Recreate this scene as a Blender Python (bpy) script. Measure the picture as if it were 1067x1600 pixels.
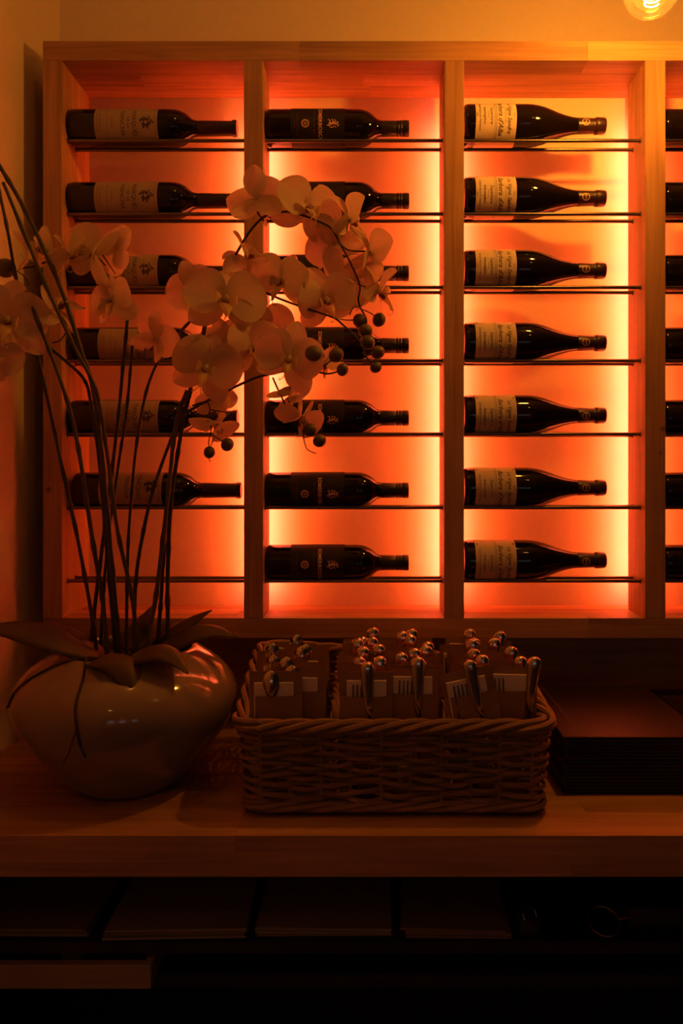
import bpy, bmesh, math, random
from mathutils import Vector, Matrix, Euler

for o in list(bpy.data.objects):
    bpy.data.objects.remove(o)
scene = bpy.context.scene
COL = scene.collection
random.seed(7)
R = math.radians

# ------------------------------------------------------------------ camera, world, exposure
F = 1243.0                                   # focal length in pixels of the 1067 x 1600 frame
VX, VY = 570.0, 740.0                        # where the level view axis meets the frame
CAM = Vector((0.0, -1.6, 1.427))
cd = bpy.data.cameras.new('camera'); cam = bpy.data.objects.new('camera', cd); COL.objects.link(cam)
cam.location = CAM; cam.rotation_euler = (R(90), 0, 0)
cd.sensor_fit = 'VERTICAL'; cd.sensor_height = 36.0; cd.lens = F / 1600 * 36.0
cd.shift_x = -(VX - 533.5) / 1600; cd.shift_y = -(800 - VY) / 1600
cd.clip_start = 0.02
scene.camera = cam
w = bpy.data.worlds.new('world'); scene.world = w; w.use_nodes = True
w.node_tree.nodes['Background'].inputs[0].default_value = (1.0, 0.60, 0.34, 1)
w.node_tree.nodes['Background'].inputs[1].default_value = 0.006
scene.view_settings.view_transform = 'Standard'; scene.view_settings.look = 'None'
scene.view_settings.exposure = 0.0; scene.view_settings.gamma = 1.0
scene.view_settings.use_curve_mapping = False

LED_COL = (1.0, 0.122, 0.020); LED_STRENGTH = 36.0; ADDED_LED_COL = (1.0, 0.36, 0.62); ADDED_LED_STRENGTH = 11.0        # amber strips behind the rack dividers, plus an added line paling their glow
LAMP_COL = (1.0, 0.34, 0.027)                             # warm filament bulbs
BULB_NEAR = 13.5                                           # watts of the bulb in view
BULBS_FAR = [  # (position, watts): the other hanging bulbs over the bar, out of the frame
    ((-0.22, -0.62, 2.72), 1.0),
    ((0.75, -1.15, 2.62), 0.5),
    ((-0.95 + 0.5, -2.3, 2.55), 0.6),
]

def at(px, py, Y):
    d = 1.6 + Y
    return Vector(((px - VX) * d / F, Y, CAM.z - (py - VY) * d / F))

# ------------------------------------------------------------------ helpers
def link(o, parent=None):
    COL.objects.link(o)
    if parent is not None: o.parent = parent
    return o
def empty(name, loc=(0, 0, 0), parent=None):
    o = bpy.data.objects.new(name, None); o.location = loc; o.empty_display_size = .05
    return link(o, parent)
def tag(o, label=None, cat=None, group=None, kind=None):
    if label: o['label'] = label
    if cat: o['category'] = cat
    if group: o['group'] = group
    if kind: o['kind'] = kind
    return o

class MB:
    def __init__(s): s.v = []; s.f = []
    def add(s, vs, fs):
        n = len(s.v); s.v += [tuple(a) for a in vs]; s.f += [tuple(i + n for i in f) for f in fs]; return s
    def box(s, x0, x1, y0, y1, z0, z1):
        return s.add([(x0,y0,z0),(x1,y0,z0),(x1,y1,z0),(x0,y1,z0),(x0,y0,z1),(x1,y0,z1),(x1,y1,z1),(x0,y1,z1)],
                     [(0,3,2,1),(4,5,6,7),(0,1,5,4),(1,2,6,5),(2,3,7,6),(3,0,4,7)])
    def lathe(s, prof, n=32, cap0=True, cap1=True):        # prof = [(r, z)...]
        vs = []; fs = []
        for r, z in prof:
            for k in range(n):
                a = 2 * math.pi * k / n; vs.append((r * math.cos(a), r * math.sin(a), z))
        for i in range(len(prof) - 1):
            for k in range(n):
                k2 = (k + 1) % n
                fs.append((i*n+k, i*n+k2, (i+1)*n+k2, (i+1)*n+k))
        if cap0: fs.append(tuple(reversed(range(n))))
        if cap1: fs.append(tuple(range((len(prof)-1)*n, len(prof)*n)))
        return s.add(vs, fs)
    def tube(s, pts, rad, n=8, closed=False, flat=1.0):
        pts = [Vector(p) for p in pts]; m = len(pts)
        rs = rad if isinstance(rad, (list, tuple)) else [rad] * m
        tans = []
        for i in range(m):
            if closed: t = pts[(i+1) % m] - pts[i-1]
            else: t = pts[min(i+1, m-1)] - pts[max(i-1, 0)]
            tans.append(t.normalized() if t.length > 1e-9 else Vector((0, 0, 1)))
        up = Vector((0, 0, 1)) if abs(tans[0].z) < .9 else Vector((0, 1, 0))
        nrm = (up - tans[0] * up.dot(tans[0])).normalized()
        vs = []; fs = []
        for i in range(m):
            nrm = (nrm - tans[i] * nrm.dot(tans[i])).normalized()
            b = tans[i].cross(nrm)
            for k in range(n):
                a = 2 * math.pi * k / n
                vs.append(pts[i] + (nrm * math.cos(a) * flat + b * math.sin(a)) * rs[i])
        for i in range(m if closed else m - 1):
            j = (i + 1) % m
            for k in range(n):
                k2 = (k + 1) % n
                fs.append((i*n+k, i*n+k2, j*n+k2, j*n+k))
        if not closed:
            fs.append(tuple(reversed(range(n)))); fs.append(tuple(range((m-1)*n, m*n)))
        return s.add(vs, fs)
    def mesh(s, name, mat=None, smooth=False):
        me = bpy.data.meshes.new(name); me.from_pydata(s.v, [], s.f); me.update()
        bm = bmesh.new(); bm.from_mesh(me); bmesh.ops.recalc_face_normals(bm, faces=bm.faces); bm.to_mesh(me); bm.free()
        if mat: me.materials.append(mat)
        if smooth:
            me.polygons.foreach_set('use_smooth', [True] * len(me.polygons))
            me.set_sharp_from_angle(angle=R(50))
        return me
    def build(s, name, mat, parent=None, smooth=False, loc=None):
        o = bpy.data.objects.new(name, s.mesh(name, mat, smooth))
        if loc is not None: o.location = loc
        return link(o, parent)

def inst(name, me, parent=None, loc=(0, 0, 0), rot=(0, 0, 0), scale=1.0):
    o = bpy.data.objects.new(name, me); o.location = loc; o.rotation_euler = rot
    o.scale = (scale,)*3 if not isinstance(scale, (tuple, list)) else scale
    return link(o, parent)

def spline(pts, seg=8):
    P = [Vector(p) for p in pts]; P = [P[0]*2 - P[1]] + P + [P[-1]*2 - P[-2]]; out = []
    for i in range(1, len(P) - 2):
        for k in range(seg):
            t = k / seg; a, b, c, d = P[i-1], P[i], P[i+1], P[i+2]
            out.append(.5 * ((2*b) + (c-a)*t + (2*a-5*b+4*c-d)*t*t + (3*b-a-3*c+d)*t**3))
    out.append(P[-2]); return out

def rbox(x0, x1, y0, y1, z0, z1, b=.0015, seg=1):           # bevelled box -> MB
    bm = bmesh.new(); m = MB().box(x0, x1, y0, y1, z0, z1)
    vs = [bm.verts.new(v) for v in m.v]
    for f in m.f: bm.faces.new([vs[i] for i in f])
    bmesh.ops.recalc_face_normals(bm, faces=bm.faces)
    bmesh.ops.bevel(bm, geom=bm.edges[:], offset=b, segments=seg, affect='EDGES', profile=.5)
    r = MB(); bm.verts.index_update()
    r.add([v.co.copy() for v in bm.verts], [[v.index for v in f.verts] for f in bm.faces]); bm.free()
    return r

# ------------------------------------------------------------------ materials
def mat_new(name):
    m = bpy.data.materials.new(name); m.use_nodes = True; nt = m.node_tree
    return m, nt, nt.nodes['Principled BSDF']
def N(nt, t, **kw):
    n = nt.nodes.new(t)
    for k, v in kw.items(): setattr(n, k, v)
    return n
def simple(name, col, rough=.5, metal=0.0, spec=.5, coat=0.0, noise=0.0, nscale=40.0, bump=0.0):
    m, nt, p = mat_new(name)
    p.inputs['Base Color'].default_value = (*col, 1); p.inputs['Roughness'].default_value = rough
    p.inputs['Metallic'].default_value = metal; p.inputs['Specular IOR Level'].default_value = spec
    p.inputs['Coat Weight'].default_value = coat
    if noise or bump:
        tc = N(nt, 'ShaderNodeTexCoord'); ns = N(nt, 'ShaderNodeTexNoise'); ns.inputs['Scale'].default_value = nscale
        ns.inputs['Detail'].default_value = 4
        nt.links.new(tc.outputs['Object'], ns.inputs['Vector'])
        if noise:
            mx = N(nt, 'ShaderNodeMix', data_type='RGBA')
            mx.inputs[6].default_value = (*[c * (1 - noise) for c in col], 1); mx.inputs[7].default_value = (*[min(1, c * (1 + noise)) for c in col], 1)
            nt.links.new(ns.outputs[0], mx.inputs[0]); nt.links.new(mx.outputs[2], p.inputs['Base Color'])
        if bump:
            b = N(nt, 'ShaderNodeBump'); b.inputs['Strength'].default_value = bump; b.inputs['Distance'].default_value = .002
            nt.links.new(ns.outputs[0], b.inputs['Height']); nt.links.new(b.outputs[0], p.inputs['Normal'])
    return m
def wood(name, axis, dark, light, rough=.5, vary=.22):
    m, nt, p = mat_new(name)
    tc = N(nt, 'ShaderNodeTexCoord'); oi = N(nt, 'ShaderNodeObjectInfo'); mp = N(nt, 'ShaderNodeMapping')
    sc = [62.0, 62.0, 62.0]; sc[axis] = 2.6; mp.inputs['Scale'].default_value = sc
    cm = N(nt, 'ShaderNodeMath', operation='MULTIPLY'); cm.inputs[1].default_value = 37.0
    cv = N(nt, 'ShaderNodeCombineXYZ'); nt.links.new(oi.outputs['Random'], cm.inputs[0])
    for i in range(3): nt.links.new(cm.outputs[0], cv.inputs[i])
    nt.links.new(tc.outputs['Object'], mp.inputs['Vector']); nt.links.new(cv.outputs[0], mp.inputs['Location'])
    n1 = N(nt, 'ShaderNodeTexNoise'); n1.inputs['Scale'].default_value = 1.0; n1.inputs['Detail'].default_value = 7; n1.inputs['Roughness'].default_value = .62; n1.inputs['Distortion'].default_value = .8
    nt.links.new(mp.outputs[0], n1.inputs['Vector'])
    n2 = N(nt, 'ShaderNodeTexNoise'); n2.inputs['Scale'].default_value = 3.2; n2.inputs['Detail'].default_value = 2
    nt.links.new(tc.outputs['Object'], n2.inputs['Vector'])
    a = N(nt, 'ShaderNodeMath', operation='MULTIPLY_ADD'); a.inputs[1].default_value = .75
    nt.links.new(n1.outputs[0], a.inputs[0])
    b = N(nt, 'ShaderNodeMath', operation='MULTIPLY'); b.inputs[1].default_value = vary; nt.links.new(oi.outputs['Random'], b.inputs[0])
    nt.links.new(b.outputs[0], a.inputs[2])
    a2 = N(nt, 'ShaderNodeMath', operation='MULTIPLY_ADD'); a2.inputs[1].default_value = .42; nt.links.new(n2.outputs[0], a2.inputs[0]); nt.links.new(a.outputs[0], a2.inputs[2])
    cr = N(nt, 'ShaderNodeValToRGB'); e = cr.color_ramp.elements
    e[0].position = .40; e[0].color = (*dark, 1); e[1].position = .88; e[1].color = (*light, 1)
    nt.links.new(a2.outputs[0], cr.inputs[0])
    # a few small knots
    vo = N(nt, 'ShaderNodeTexVoronoi'); vo.inputs['Scale'].default_value = 5.5; nt.links.new(tc.outputs['Object'], vo.inputs['Vector'])
    kr = N(nt, 'ShaderNodeValToRGB'); kr.color_ramp.elements[0].position = .02; kr.color_ramp.elements[0].color = (.25, .2, .15, 1)
    kr.color_ramp.elements[1].position = .05; kr.color_ramp.elements[1].color = (1, 1, 1, 1); nt.links.new(vo.outputs['Distance'], kr.inputs[0])
    mu = N(nt, 'ShaderNodeMix', data_type='RGBA', blend_type='MULTIPLY'); mu.inputs[0].default_value = 1
    nt.links.new(cr.outputs[0], mu.inputs[6]); nt.links.new(kr.outputs[0], mu.inputs[7]); nt.links.new(mu.outputs[2], p.inputs['Base Color'])
    p.inputs['Roughness'].default_value = rough; p.inputs['Specular IOR Level'].default_value = .35
    bp = N(nt, 'ShaderNodeBump'); bp.inputs['Strength'].default_value = .12; bp.inputs['Distance'].default_value = .001
    nt.links.new(n1.outputs[0], bp.inputs['Height']); nt.links.new(bp.outputs[0], p.inputs['Normal'])
    return m
def emit(name, col, strength):
    m, nt, p = mat_new(name); p.inputs['Base Color'].default_value = (*col, 1)
    p.inputs['Emission Color'].default_value = (*col, 1); p.inputs['Emission Strength'].default_value = strength
    return m
def thin_glass(name, tint=(1, .93, .8)):
    m, nt, p = mat_new(name); nt.nodes.remove(p); out = nt.nodes['Material Output']
    t = N(nt, 'ShaderNodeBsdfTransparent'); t.inputs[0].default_value = (*tint, 1)
    g = N(nt, 'ShaderNodeBsdfGlossy'); g.inputs['Roughness'].default_value = .03
    lw = N(nt, 'ShaderNodeFresnel'); lw.inputs[0].default_value = 1.45
    tl = N(nt, 'ShaderNodeBsdfTranslucent'); tl.inputs[0].default_value = (1, .85, .6, 1)
    hz = N(nt, 'ShaderNodeMixShader'); hz.inputs[0].default_value = .014; nt.links.new(t.outputs[0], hz.inputs[1]); nt.links.new(tl.outputs[0], hz.inputs[2])
    mx = N(nt, 'ShaderNodeMixShader'); nt.links.new(lw.outputs[0], mx.inputs[0]); nt.links.new(hz.outputs[0], mx.inputs[1]); nt.links.new(g.outputs[0], mx.inputs[2])
    nt.links.new(mx.outputs[0], out.inputs[0]); return m
def petal_mat(name, col, trans):
    m, nt, p = mat_new(name); out = nt.nodes['Material Output']
    tc = N(nt, 'ShaderNodeTexCoord'); mp = N(nt, 'ShaderNodeMapping'); mp.inputs['Scale'].default_value = (420, 420, 30)
    ns = N(nt, 'ShaderNodeTexNoise'); ns.inputs['Scale'].default_value = 1; nt.links.new(tc.outputs['Object'], mp.inputs[0]); nt.links.new(mp.outputs[0], ns.inputs['Vector'])
    mx = N(nt, 'ShaderNodeMix', data_type='RGBA'); mx.inputs[6].default_value = (*[c * .86 for c in col], 1); mx.inputs[7].default_value = (*col, 1)
    nt.links.new(ns.outputs[0], mx.inputs[0]); nt.links.new(mx.outputs[2], p.inputs['Base Color'])
    p.inputs['Roughness'].default_value = .6; p.inputs['Specular IOR Level'].default_value = .25
    tr = N(nt, 'ShaderNodeBsdfTranslucent'); nt.links.new(mx.outputs[2], tr.inputs[0])
    ms = N(nt, 'ShaderNodeMixShader'); ms.inputs[0].default_value = trans
    nt.links.new(p.outputs[0], ms.inputs[1]); nt.links.new(tr.outputs[0], ms.inputs[2]); nt.links.new(ms.outputs[0], out.inputs[0])
    return m

WD, WL = (.20, .085, .034), (.56, .31, .145)
M = dict(
    wall=simple('cream_wall_paint', (.72, .58, .40), .8, spec=.2, noise=.05, nscale=60, bump=.25),
    ceil=simple('ceiling_paint', (.6, .5, .38), .9, spec=.1, noise=.03),
    floor=wood('dark_floor_boards', 0, (.05, .028, .015), (.12, .07, .04)),
    woodx=wood('oak_grain_along_x', 0, WD, WL), woodz=wood('oak_grain_along_z', 2, WD, WL), woody=wood('oak_grain_along_y', 1, WD, WL),
    splash=wood('oak_backsplash', 0, (.30, .14, .06), (.62, .36, .18)),
    counter=wood('oak_countertop', 0, (.26, .115, .045), (.60, .34, .16), .38, .12),
    led=emit('amber_led_diffuser', LED_COL, LED_STRENGTH),
    led_added=emit('added_edge_glow_led', ADDED_LED_COL, ADDED_LED_STRENGTH),  # invented extra emitter, only there to lighten the glow by the dividers
    channel=simple('led_channel_aluminium', (.6, .58, .55), .4, 1, noise=.03),
    rod=simple('brushed_steel_rod', (.20, .16, .13), .34, 1.0, noise=.05, nscale=200),
    glassd=simple('dark_wine_glass', (.007, .004, .003), .05, spec=.45, coat=0.0, noise=.1),
    capsule=simple('dark_foil_capsule', (.035, .012, .010), .35, spec=.5, noise=.1),
    screwcap=simple('black_screw_cap', (.016, .010, .009), .38, spec=.5, noise=.1),
    lab_cream=simple('cream_label_paper', (.66, .55, .40), .75, spec=.2, noise=.04, nscale=120),
    lab_pink=simple('buff_label_paper', (.38, .29, .21), .75, spec=.2, noise=.04, nscale=120),
    lab_black=simple('black_label_paper', (.016, .010, .009), .6, spec=.3, noise=.06, nscale=120),
    ink=simple('dark_label_ink', (.05, .022, .015), .7, noise=.05),
    inkred=simple('brown_label_ink', (.16, .06, .03), .7, noise=.05),
    copper=simple('copper_foil_ink', (.78, .46, .28), .55, .15, noise=.05),
    petal=petal_mat('white_orchid_petal', (.72, .59, .38), .42),
    lip=petal_mat('yellow_orchid_lip', (.78, .55, .22), .3),
    throat=simple('maroon_orchid_throat', (.30, .07, .04), .6, noise=.15),
    stem=simple('brown_green_orchid_stem', (.040, .028, .013), .5, noise=.35, nscale=60),
    stemg=simple('green_orchid_stem', (.072, .055, .020), .5, noise=.35, nscale=50),
    bud=simple('green_orchid_bud', (.125, .088, .032), .5, noise=.2, nscale=50),
    leaf=simple('dried_orchid_leaf', (.075, .040, .020), .55, noise=.35, nscale=25),
    pot=simple('glazed_stone_pot', (.25, .195, .14), .11, spec=.6, coat=.5, noise=.10, nscale=30),
    soil=simple('dark_potting_bark', (.035, .022, .014), .95, noise=.5, nscale=60, bump=.8),
    root=simple('dry_aerial_root', (.045, .026, .015), .8, noise=.2),
    wicker=simple('brown_wicker_cane', (.26, .145, .070), .5, spec=.4, noise=.45, nscale=35),
    kraft=simple('kraft_paper', (.32, .185, .085), .8, spec=.15, noise=.08, nscale=150, bump=.15),
    napkin=simple('cream_paper_napkin', (.80, .70, .54), .9, spec=.1, noise=.03),
    steel=simple('polished_cutlery_steel', (.62, .58, .54), .14, 1.0, noise=.03),
    leather=simple('dark_red_brown_leather', (.026, .009, .007), .45, spec=.5, noise=.25, nscale=300, bump=.3),
    leatherk=simple('black_menu_leather', (.018, .010, .009), .45, spec=.4, noise=.25, nscale=300, bump=.3),
    pages=simple('dark_menu_pages', (.05, .035, .025), .8, noise=.2),
    thread=simple('tan_stitching_thread', (.16, .07, .04), .8, noise=.1),
    melamine=simple('black_cabinet_melamine', (.018, .014, .011), .55, noise=.15),
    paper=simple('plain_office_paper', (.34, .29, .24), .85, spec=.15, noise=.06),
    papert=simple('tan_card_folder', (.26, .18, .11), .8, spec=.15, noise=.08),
    traywood=wood('pale_tray_wood', 0, (.30, .20, .12), (.50, .36, .22)),
    brass=simple('brass_ring_metal', (.55, .36, .15), .3, 1, noise=.05),
    white=simple('white_card', (.7, .7, .72), .6, noise=.03),
    black=simple('black_book_cloth', (.02, .017, .016), .7, noise=.2),
    cord=simple('black_lamp_cord', (.02, .018, .016), .6, noise=.1),
    socket=simple('aged_brass_socket', (.40, .27, .12), .35, 1, noise=.1),
    dusk=emit('dusk_window_pane', (.85, .88, 1.0), .30),
    glass=thin_glass('clear_tumbler_glass', (.95, .95, .93)),
    bulbglass=thin_glass('clear_bulb_glass'),
    filament=emit('glowing_filament', (1.0, .62, .22), 60.0),
)

# ------------------------------------------------------------------ the room
XL = -0.690; YB = 0.16; YW = 0.200; ZC = 0.90
XR = 2.4; YF = -4.6; ZT = 3.0
def struct(name, mb, mat, parent=None):
    o = mb.build(name, mat, parent); o['kind'] = 'structure'; return o
struct('floor', MB().box(XL - .1, XR, YF, YW + .1, -.05, 0), M['floor'])
struct('wall_back', MB().box(XL - .1, XR, YW, YW + .1, 0, ZT), M['wall'])
struct('wall_left', MB().box(XL - .1, XL, YF, YW, 0, ZT), M['wall'])
struct('ceiling', MB().box(XL - .1, XR, YF, YW + .1, ZT, ZT + .05), M['ceil'])

struct('wall_front', MB().box(XL - .1, XR, YF - .1, YF, 0, ZT), M['wall'])
for i, (x0, x1) in enumerate([(-.50, -.05), (.30, .75), (1.25, 1.70)]):      # dusk windows across the room, behind the viewer
    wf = MB().box(x0 - .05, x1 + .05, YF, YF + .03, 1.00, 1.05).box(x0 - .05, x1 + .05, YF, YF + .03, 1.75, 1.80)
    wf.box(x0 - .05, x0, YF, YF + .03, 1.05, 1.75).box(x1, x1 + .05, YF, YF + .03, 1.05, 1.75)
    wo = struct(f'window_{i + 1}', wf, M['woodz'])
    for k in range(2):
        za = 1.055 + .35 * k; MB().box(x0 + .005, x1 - .005, YF + .004, YF + .010, za, za + .335).build('pane', M['dusk'], wo)
    MB().box(x0, x1, YF + .002, YF + .024, 1.39, 1.405).build('glazing_bar', M['woodx'], wo)

# ------------------------------------------------------------------ hanging bulbs
def pendant(name, loc, watts, label):
    root = empty(name, loc); tag(root, label, 'lamp', 'bare hanging bulbs')
    r = .0465
    prof = [(r * math.sin(a), -r * math.cos(a)) for a in [R(x) for x in (3, 15, 30, 45, 60, 75, 90, 105, 120, 135, 148, 158)]]
    prof += [(.0145, .050), (.0135, .058)]
    MB().lathe(prof, 40, cap0=True, cap1=False).build('bulb_glass', M['bulbglass'], root, True)
    s = MB().lathe([(.012, .052), (.017, .056), (.018, .060), (.018, .100), (.010, .108), (.004, .112)], 24)
    s.build('socket', M['socket'], root, True)
    MB().tube([(0, 0, .108), (0, 0, ZT - loc[2])], .0028, 8).build('cord', M['cord'], root, True)
    fpts = []
    for k in range(61):
        a = k / 60 * math.pi * 2 * 5; fpts.append((.012 * math.cos(a), .012 * math.sin(a), -.024 + .034 * k / 60))
    fl = MB().tube(fpts, .0011, 6)
    fl.build('filament', M['filament'], root, True)
    ld = bpy.data.lights.new('bulb_light', 'POINT'); ld.energy = watts; ld.color = LAMP_COL; ld.shadow_soft_size = .018
    lo = bpy.data.objects.new('bulb_light', ld); link(lo, root)
    return root
bp_ = at(1018, -16, -.25)
pendant('pendant_bulb', tuple(bp_), BULB_NEAR, 'clear round glowing bulb hanging at the top right corner above the rack')
for i, (p, wt) in enumerate(BULBS_FAR):
    pendant('pendant_bulb', p, wt, ['clear round glowing bulb hanging nearest the left wall', 'clear round glowing bulb hanging in front of the counter on the right', 'clear round glowing bulb hanging behind the viewer'][i])

# ------------------------------------------------------------------ wine rack
S0 = 1.6 / F                                    # metres per pixel in the rack's front plane
def fx(px): return (px - VX) * S0
def fz(py): return CAM.z - (py - VY) * S0
def staves(parent, x0, x1, y0, y1, z0, z1, rows, length, mat, seed=0, axis=0):
    rnd = random.Random(seed); g = .0001
    dy = (y1 - y0) / rows
    for r in range(rows):
        x = x0 - rnd.random() * length * .8
        while x < x1 - .001:
            e = x + length * rnd.uniform(.75, 1.25)
            if x1 - e < .06: e = x1
            a, b = max(x, x0), min(e, x1)
            if b - a > .004:
                c = Vector(((a + b) / 2, y0 + dy * (r + .5), (z0 + z1) / 2))
                hx, hy, hz = (b - a) / 2 - g, dy / 2 - g, (z1 - z0) / 2
                rbox(-hx, hx, -hy, hy, -hz, hz, .0004).build('stave', mat, parent, loc=c)
            x = e
rack = empty('wine_rack', (fx(67), 0, fz(997)))
tag(rack, 'oak wall rack of tall amber-lit cells with steel rods holding wine bottles', 'wine rack')
RO = -Vector(rack.location)
holder = lambda name: empty(name, RO, rack)
XE = 1352
tb = holder('top_board'); staves(tb, fx(67), fx(XE), 0, YB - .0005, fz(94.5), fz(64), 3, .62, M['woodx'], 3)
bb = holder('bottom_board'); staves(bb, fx(67), fx(XE), 0, YB - .0005, fz(997), fz(966), 3, .62, M['woodx'], 5)
rbox(fx(67), fx(97), 0, YB - .0005, fz(966), fz(94.5), .001).build('side_board', M['woodz'], rack, loc=RO)
DIVD = .105
rbox(fx(67), fx(XE), YB, YW - .0005, fz(997), fz(64), .001).build('back_panel', M['wall'], rack, loc=RO)
cells = [(97, 381), (411, 694), (725, 1008), (1040, 1322)]
divs = [(381, 411), (694, 725), (1008, 1040), (1322, 1352)]
for i, (a, b) in enumerate(divs):
    d = rbox(fx(a), fx(b), 0, DIVD, fz(966), fz(94.5), .001).build('divider', M['woodz'], rack, loc=RO)
    c = (fx(a) + fx(b)) / 2
    MB().box(c - .0185, c + .0185, DIVD, DIVD + .004, fz(948), fz(140)).build('led_channel', M['channel'], d)
    z0, z1 = fz(942), fz(150)
    MB().box(c - .0042, c + .0042, DIVD + .0041, DIVD + .0052, z0, z1).build('led_strip', M['led_added'], d)   # added pinkish emitter between the diffusers, turns the near glow cream
    for sx in (-1, 1):                          # a half-round diffuser along each back edge
        pts = [(c + sx * .0115 + .0065 * math.cos(t), DIVD + .004 + .0085 * math.sin(t)) for t in [math.pi * k / 8 for k in range(9)]]
        mb = MB(); vs = [(x, y, z0) for x, y in pts] + [(x, y, z1) for x, y in pts]; n = len(pts)
        mb.add(vs, [(k, k+1, n+k+1, n+k) for k in range(n-1)] + [tuple(range(n)), tuple(range(n, 2*n)), (0, n-1, 2*n-1, n)])
        mb.build('led_strip', M['led'], d, True)
ROW_Z = [CAM.z + (740 - 220) * 1.629 / F - .1502 * i for i in range(7)]
Y1, Y2, RR = .029, .075, .0038
for ci, (a, b) in enumerate(cells):
    xa, xb = fx(a), fx(b); L = xb - xa
    rm = MB().lathe([(RR, 0), (RR, L)], 16)
    rm.lathe([(RR * 1.45, 0), (RR * 1.45, .002)], 16); rm.lathe([(RR * 1.45, L - .002), (RR * 1.45, L)], 16)
    me = rm.mesh('rod', M['rod'], True)
    for z in ROW_Z:
        for y in (Y1, Y2):
            inst('rod', me, rack, Vector((xa, y, z)) + RO, (0, R(90), 0))

# ------------------------------------------------------------------ bottles
def text_mesh(body, size, shear=0.0, spacing=1.0, bold=0.0):
    c = bpy.data.curves.new('t', 'FONT'); c.body = body; c.size = size; c.shear = shear; c.space_character = spacing
    c.align_x = 'CENTER'; c.align_y = 'CENTER'; c.resolution_u = 2; c.offset = bold
    o = bpy.data.objects.new('t', c); COL.objects.link(o); bpy.context.view_layer.update()
    me = bpy.data.meshes.new_from_object(o.evaluated_get(bpy.context.evaluated_depsgraph_get()))
    vs = [tuple(v.co) for v in me.vertices]; fs = [tuple(p.vertices) for p in me.polygons]
    bpy.data.objects.remove(o); bpy.data.curves.remove(c); bpy.data.meshes.remove(me)
    return vs, fs
def wrap(vs, rad, u0=0.0, v0=0.0):          # flat (u, v) -> cylinder about Z, u = 0 faces -Y
    return [(rad * math.sin((v[0] + u0) / rad), -rad * math.cos((v[0] + u0) / rad), v[1] + v0) for v in vs]
def cyl_patch(mb, rad, half, z0, z1, n=36, th=.0002):
    vs = []; fs = []
    for k in range(n + 1):
        a = -half + 2 * half * k / n
        for r in (rad, rad + th):
            for z in (z0, z1): vs.append((r * math.sin(a), -r * math.cos(a), z))
    for k in range(n):
        i, j = k * 4, k * 4 + 4
        fs += [(i+2, j+2, j+3, i+3), (i, i+1, j+1, j), (i, j, j+2, i+2), (i+1, i+3, j+3, j+1)]
    fs += [(0, 2, 3, 1), (n*4, n*4+1, n*4+3, n*4+2)]
    mb.add(vs, fs)
def disc2d(cx, cy, r, n=12, r2=None):
    if r2 is None: return [(cx + r*math.cos(2*math.pi*k/n), cy + r*math.sin(2*math.pi*k/n)) for k in range(n)], [tuple(range(n))]
    v = [(cx + q*math.cos(2*math.pi*k/n), cy + q*math.sin(2*math.pi*k/n)) for q in (r, r2) for k in range(n)]
    return v, [(k, (k+1) % n, n + (k+1) % n, n + k) for k in range(n)]
def stroke2d(pts, w):
    pts = [Vector((p[0], p[1], 0)) for p in pts]; sp = spline(pts, 5); v = []; m = len(sp)
    for i, p in enumerate(sp):
        t = (sp[min(i+1, m-1)] - sp[max(i-1, 0)]).normalized(); nn = Vector((-t.y, t.x, 0))
        ww = w * (.45 + .55 * math.sin(math.pi * min(1, (i + .6) / m)))
        v += [tuple((p + nn*ww)[:2]), tuple((p - nn*ww)[:2])]
    return v, [(2*i, 2*i+1, 2*i+3, 2*i+2) for i in range(m-1)]

SHAPES = {
 'tall': dict(R=.0375, L=.343,
   prof=[(.024,.004),(.030,.0005),(.034,.001),(.0368,.005),(.0375,.012),(.0375,.207),(.0368,.217),(.0345,.227),(.0300,.237),(.0235,.245),(.0180,.251),(.0158,.259),(.0150,.271),(.0148,.331)],
   cap=[(.0152,.263),(.0158,.265),(.0152,.321),(.0153,.333),(.0172,.334),(.0172,.341),(.0160,.343),(.004,.343)]),
 'bordeaux': dict(R=.0375, L=.2945,
   prof=[(.024,.004),(.030,.0005),(.034,.001),(.0368,.005),(.0375,.012),(.0375,.188),(.0368,.197),(.0345,.206),(.0300,.215),(.0235,.223),(.0182,.229),(.0160,.236),(.0150,.244),(.0146,.285)],
   cap=[(.0150,.236),(.0158,.238),(.0155,.266),(.0146,.268),(.0162,.270),(.0162,.273),(.0150,.2745),(.0162,.276),(.0162,.279),(.0150,.2805),(.0162,.282),(.0164,.2925),(.0155,.2945),(.003,.2945)]),
 'burgundy': dict(R=.042, L=.2955,
   prof=[(.026,.004),(.034,.0005),(.038,.001),(.0412,.005),(.042,.012),(.042,.128),(.0415,.140),(.0400,.152),(.0365,.167),(.0312,.182),(.0255,.197),(.0208,.212),(.0176,.226),(.0160,.238),(.0152,.250),(.0150,.285)],
   cap=[(.0158,.236),(.0163,.238),(.0156,.262),(.0153,.270),(.0153,.2735),(.0170,.275),(.0172,.280),(.0168,.291),(.0155,.2950),(.003,.2955)]),
}
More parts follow.
